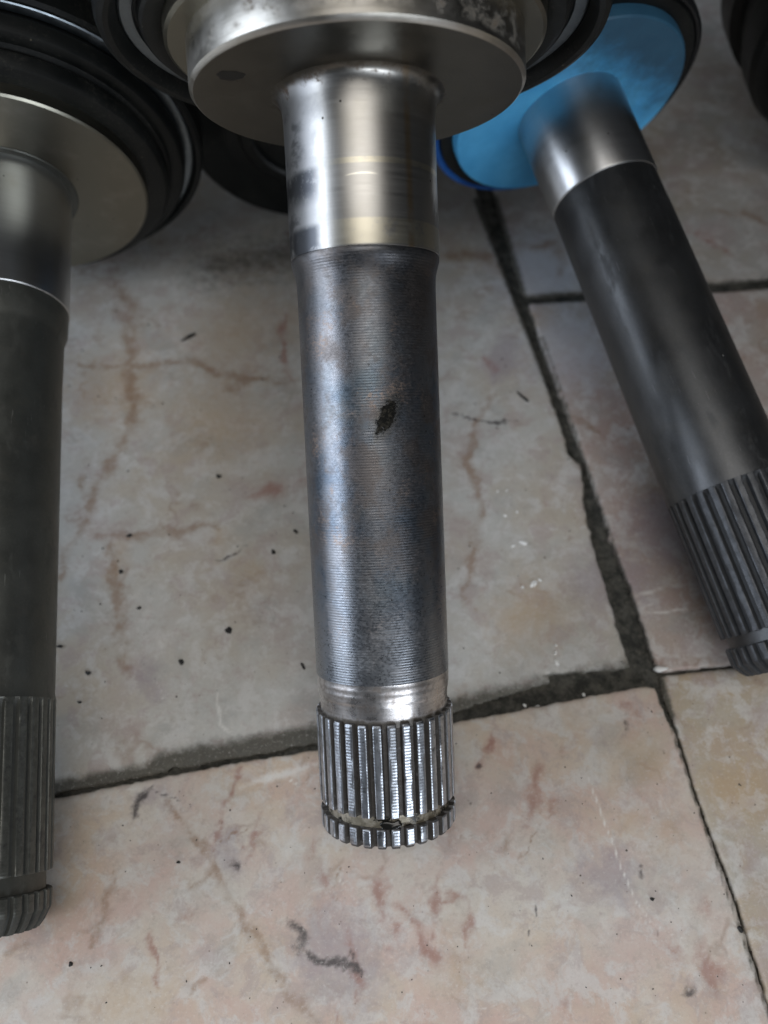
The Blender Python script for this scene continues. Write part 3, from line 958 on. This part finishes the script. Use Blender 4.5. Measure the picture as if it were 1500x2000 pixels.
# ---- right shaft
A2, D2 = (49.4, 200.05, 47.6), (.3002, -.9272, -.224)
ax = tag(frame('axle_shaft', A2, D2), 'slanting graphite grey axle shaft with a bright blue flange on the right', 'axle shaft', GRP)
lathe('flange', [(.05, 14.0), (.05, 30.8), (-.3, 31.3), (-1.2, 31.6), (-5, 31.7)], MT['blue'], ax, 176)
lathe('bearing_seat', [(-.2, 14.25), (.6, 14.25), (1.4, 14.2), (2.4, 14.2), (26.0, 14.15), (26.4, 13.95), (26.6, 13.6)], MT['seat_clean'], ax, 176)
lathe('shaft_body', [(26.3, 13.4), (26.4, 13.75), (27.4, 13.8), (33, 13.82), (37, 13.95), (60, 14.05), (95, 14.25), (108.6, 14.38)], MT['graph'], ax, 176)
sp = gear('spline', 108.5, 141.6, 14.4, 13.2, 30, MT['graph_spline'], ax, 'cut', 1.6, .15, .99, cap=True, topw=.44)
lathe('snap_ring_groove', [(141.4, 12.9), (141.5, 13.15), (144.2, 13.15), (144.3, 12.9)], MT['graph'], sp, 120)
gear('end_spline', 144.1, 151.0, 14.35, 13.2, 30, MT['graph_spline'], sp, 'rise', .3, 3.0, .85, cap=True, topw=.44)
hb = lathe('rubber_boot', [(-3.6, 30.0), (-3.0, 33.6), (-3.2, 34.8), (-4.6, 35.4), (-6.5, 36.6), (-14, 37.4), (-16, 36.6), (-18, 34.6), (-20, 36.6), (-22, 38.2), (-30, 38.4), (-33, 36.6), (-36, 33), (-46, 32), (-50, 28), (-62, 25), (-66, 18), (-92, 16)], MT['rubber'], ax, 160, cap1=True)
lathe('blue_seal_ring', [(-4.4, 35.0), (-3.6, 35.6), (-3.4, 36.3), (-4.0, 37.0), (-5.6, 37.2), (-6.4, 36.6)], MT['blue_rim'], hb, 160)

# ---- a further housing, only its dark boot shows in the top right corner
A3, D3 = (150, 222, 48), (.10, -.97, -.15)
ax = tag(frame('axle_shaft', A3, D3), 'black rubber-booted axle housing in the dark top right corner', 'axle shaft', GRP)
hb = lathe('rubber_boot', [(0, 16), (0, 36), (-1, 38), (-6, 39), (-7, 37.5), (-9, 37.5), (-10, 42), (-12, 43.5), (-20, 44), (-22, 42), (-30, 42), (-31, 45), (-40, 45.5), (-43, 42), (-60, 40), (-72, 32), (-90, 26), (-120, 17)], MT['rubber'], ax, 128, cap1=True)
lathe('shaft_body', [(-.5, 15.2), (30, 15.0), (30.4, 14.2), (90, 13.9), (140, 13.8), (141, 13)], MT['olive'], ax, 96, cap1=True)

# ---- added, unseen black boot: darkens the gap under the central housing, props it up
added_boot = tag(frame('rubber_boot', (-22, 207, 36.2), (.06, -.998, 0)), 'added black boot darkening the gap beneath the central flange', 'rubber boot')
lathe('added_boot_body', [(-1, .5), (-1, 15), (0, 15.5), (0, 22), (-1, 24), (-2, 30), (-2.6, 34.2), (-4, 35.6), (-14, 36), (-16, 34.6), (-17, 32.5), (-23, 32.5), (-25, 35), (-38, 35), (-41, 31), (-48, 30), (-50, 31), (-58, 30), (-62, 24), (-84, 20)], MT['rubber'], added_boot, 128, cap1=True)
lathe('added_boot_lip', [(.4, 15.2), (.9, 16.0), (.9, 18.4), (.2, 19.2)], MT['rubber'], added_boot, 96)

# ------------------------------------------------------------------ loose crumbs on the floor


def crumb(u, v, lx, ly, ang, label, ztile, name='dirt_crumb', mat='crumb', hz=.5):
    c = fl(u, v, ztile)
    sc = np.linalg.norm(fl(u + 1, v) - fl(u, v))
    bm = bmesh.new()
    bmesh.ops.create_icosphere(bm, subdivisions=2, radius=1.0)
    r = random.Random(int(u * 7 + v))
    k = [r.uniform(0, 6) for _ in range(4)]
    for w in bm.verts:
        q = w.co.copy()
        m = 1 + .22 * math.sin(3 * q.x + k[0]) + .2 * math.sin(4 * q.y + k[1]) + .15 * math.sin(5 * q.z + k[2])
        X, Y = q.x * lx * sc * m, q.y * ly * sc * m
        z = (q.z * .5 + .42) * min(lx, ly) * sc * 2 * hz * m
        w.co = Vector((X * math.cos(ang) - Y * math.sin(ang), X * math.sin(ang) + Y * math.cos(ang), max(z, -.03))) * MM
    me = bpy.data.meshes.new(name); bm.to_mesh(me); bm.free()
    me.materials.append(MT[mat])
    me.polygons.foreach_set('use_smooth', [True] * len(me.polygons))
    o = link(bpy.data.objects.new(name, me))
    o.location = (c[0] * MM, c[1] * MM, ztile * MM)
    return tag(o, label, 'crumb', 'loose crumbs on the marble tiles')


for u, v, lx, ly, an, lb, zt in (
        (367, 660, 14, 4.0, .62, 'long black sliver lying near the left boot on grey tile', 0),
        (1020, 775, 14, 2.6, -.85, 'thin black sliver lying between central shaft and right tile joint', 0),
        (428, 931, 4.5, 4.2, 0, 'round black crumb left of the middle of the central shaft', 0),
        (252, 1047, 5.5, 4, .3, 'black crumb on the brown vein right of the left shaft', 0),
        (237, 1117, 5, 3.4, .5, 'black crumb just below the brown vein beside left shaft', 0),
        (271, 1188, 4.5, 3.2, .3, 'small black crumb beside the vertical brown vein', 0),
        (447, 1232, 7.5, 5, -.6, 'largest square black crumb on the grey tile', 0),
        (355, 1293, 6, 5, .5, 'black crumb above the white scratches on the grey tile', 0),
        (172, 1315, 5.5, 4.5, -.3, 'black crumb near where the left splines begin', 0),
        (155, 1372, 4, 2.8, 0, 'tiny black crumb beside the left splines', 0),
        (578, 1039, 4.5, 4.0, -.8, 'black crumb touching the left side of the central shaft', 0),
        (534, 1078, 4.5, 4.8, .4, 'oval black crumb left of the lower central shaft', 0),
        (592, 1301, 3.5, 6, .5, 'upright black crumb beside the lower end of the central shaft', 0),
        (116, 1263, 5, 4, 0, 'black crumb pressed against the left shaft edge', 0),
        (139, 1883, 4, 4, 0, 'lone black crumb at bottom left of the pink tile', .75),
        (349, 1684, 3.2, 3.2, 0, 'tiny black crumb left of the orange vein on pink tile', .75),
        (1274, 1756, 5, 3, 0, 'flat black crumb below the white crack on pink tile', .75),
        (1446, 1815, 6, 5, .4, 'black crumb stuck in the right-hand tile joint', .75)):
    crumb(u, v, lx, ly, an, lb, zt)
tag(crumb(1291, 1307, 13, 8, .1, None, .2, 'plaster_chip', 'chalk', .35), 'white plaster chip at the corner where four tiles meet', 'chip')

# too small to tell apart: pin-head grit and plaster dust
for name, mat, pts, label, cat in (
        ('grit', 'crumb', None, 'fine dark grit scattered over the tiles', 'grit'),
        ('plaster_specks', 'chalk', [(1023,1060,7),(1003,1066,4.5),(1043,1140,8),(1055,1133,4),(1021,1147,3.5),(987,1007,4),(1010,1000,3.5),(1088,1295,6.5),(1085,1275,4),(1086,1260,3),(1050,1385,9),(1060,1388,5),(1045,1384,5),(972,960,3),(990,958,3),(1025,1378,4),(1140,1357,4)], 'tiny white plaster specks beside the central shaft', 'specks')):
    bm = bmesh.new()
    if pts is None:
        pts = [(rng.uniform(110, 1480), rng.uniform(600, 1990), rng.uniform(.7, 2.0)) for _ in range(190)]
    for u, v, r in pts:
        sc = np.linalg.norm(fl(u + 1, v) - fl(u, v))
        zt = .75 if v > 1575 - .185 * u + 10 and u < 1290 + (v - 1340) * .34 else .12
        c = fl(u, v, zt)
        ret = bmesh.ops.create_icosphere(bm, subdivisions=1, radius=r * sc * MM)
        f = rng.uniform(.65, 1.4)
        a = rng.uniform(0, 3)
        for w in ret['verts']:
            x, y = w.co.x * f * rng.uniform(.8, 1.15), w.co.y / f
            w.co = Vector((x * math.cos(a) - y * math.sin(a) + c[0] * MM, x * math.sin(a) + y * math.cos(a) + c[1] * MM, w.co.z * .45 + (zt + .02) * MM))
    me = bpy.data.meshes.new(name); bm.to_mesh(me); bm.free()
    me.materials.append(MT[mat])
    tag(link(bpy.data.objects.new(name, me)), label, cat, None, 'stuff')
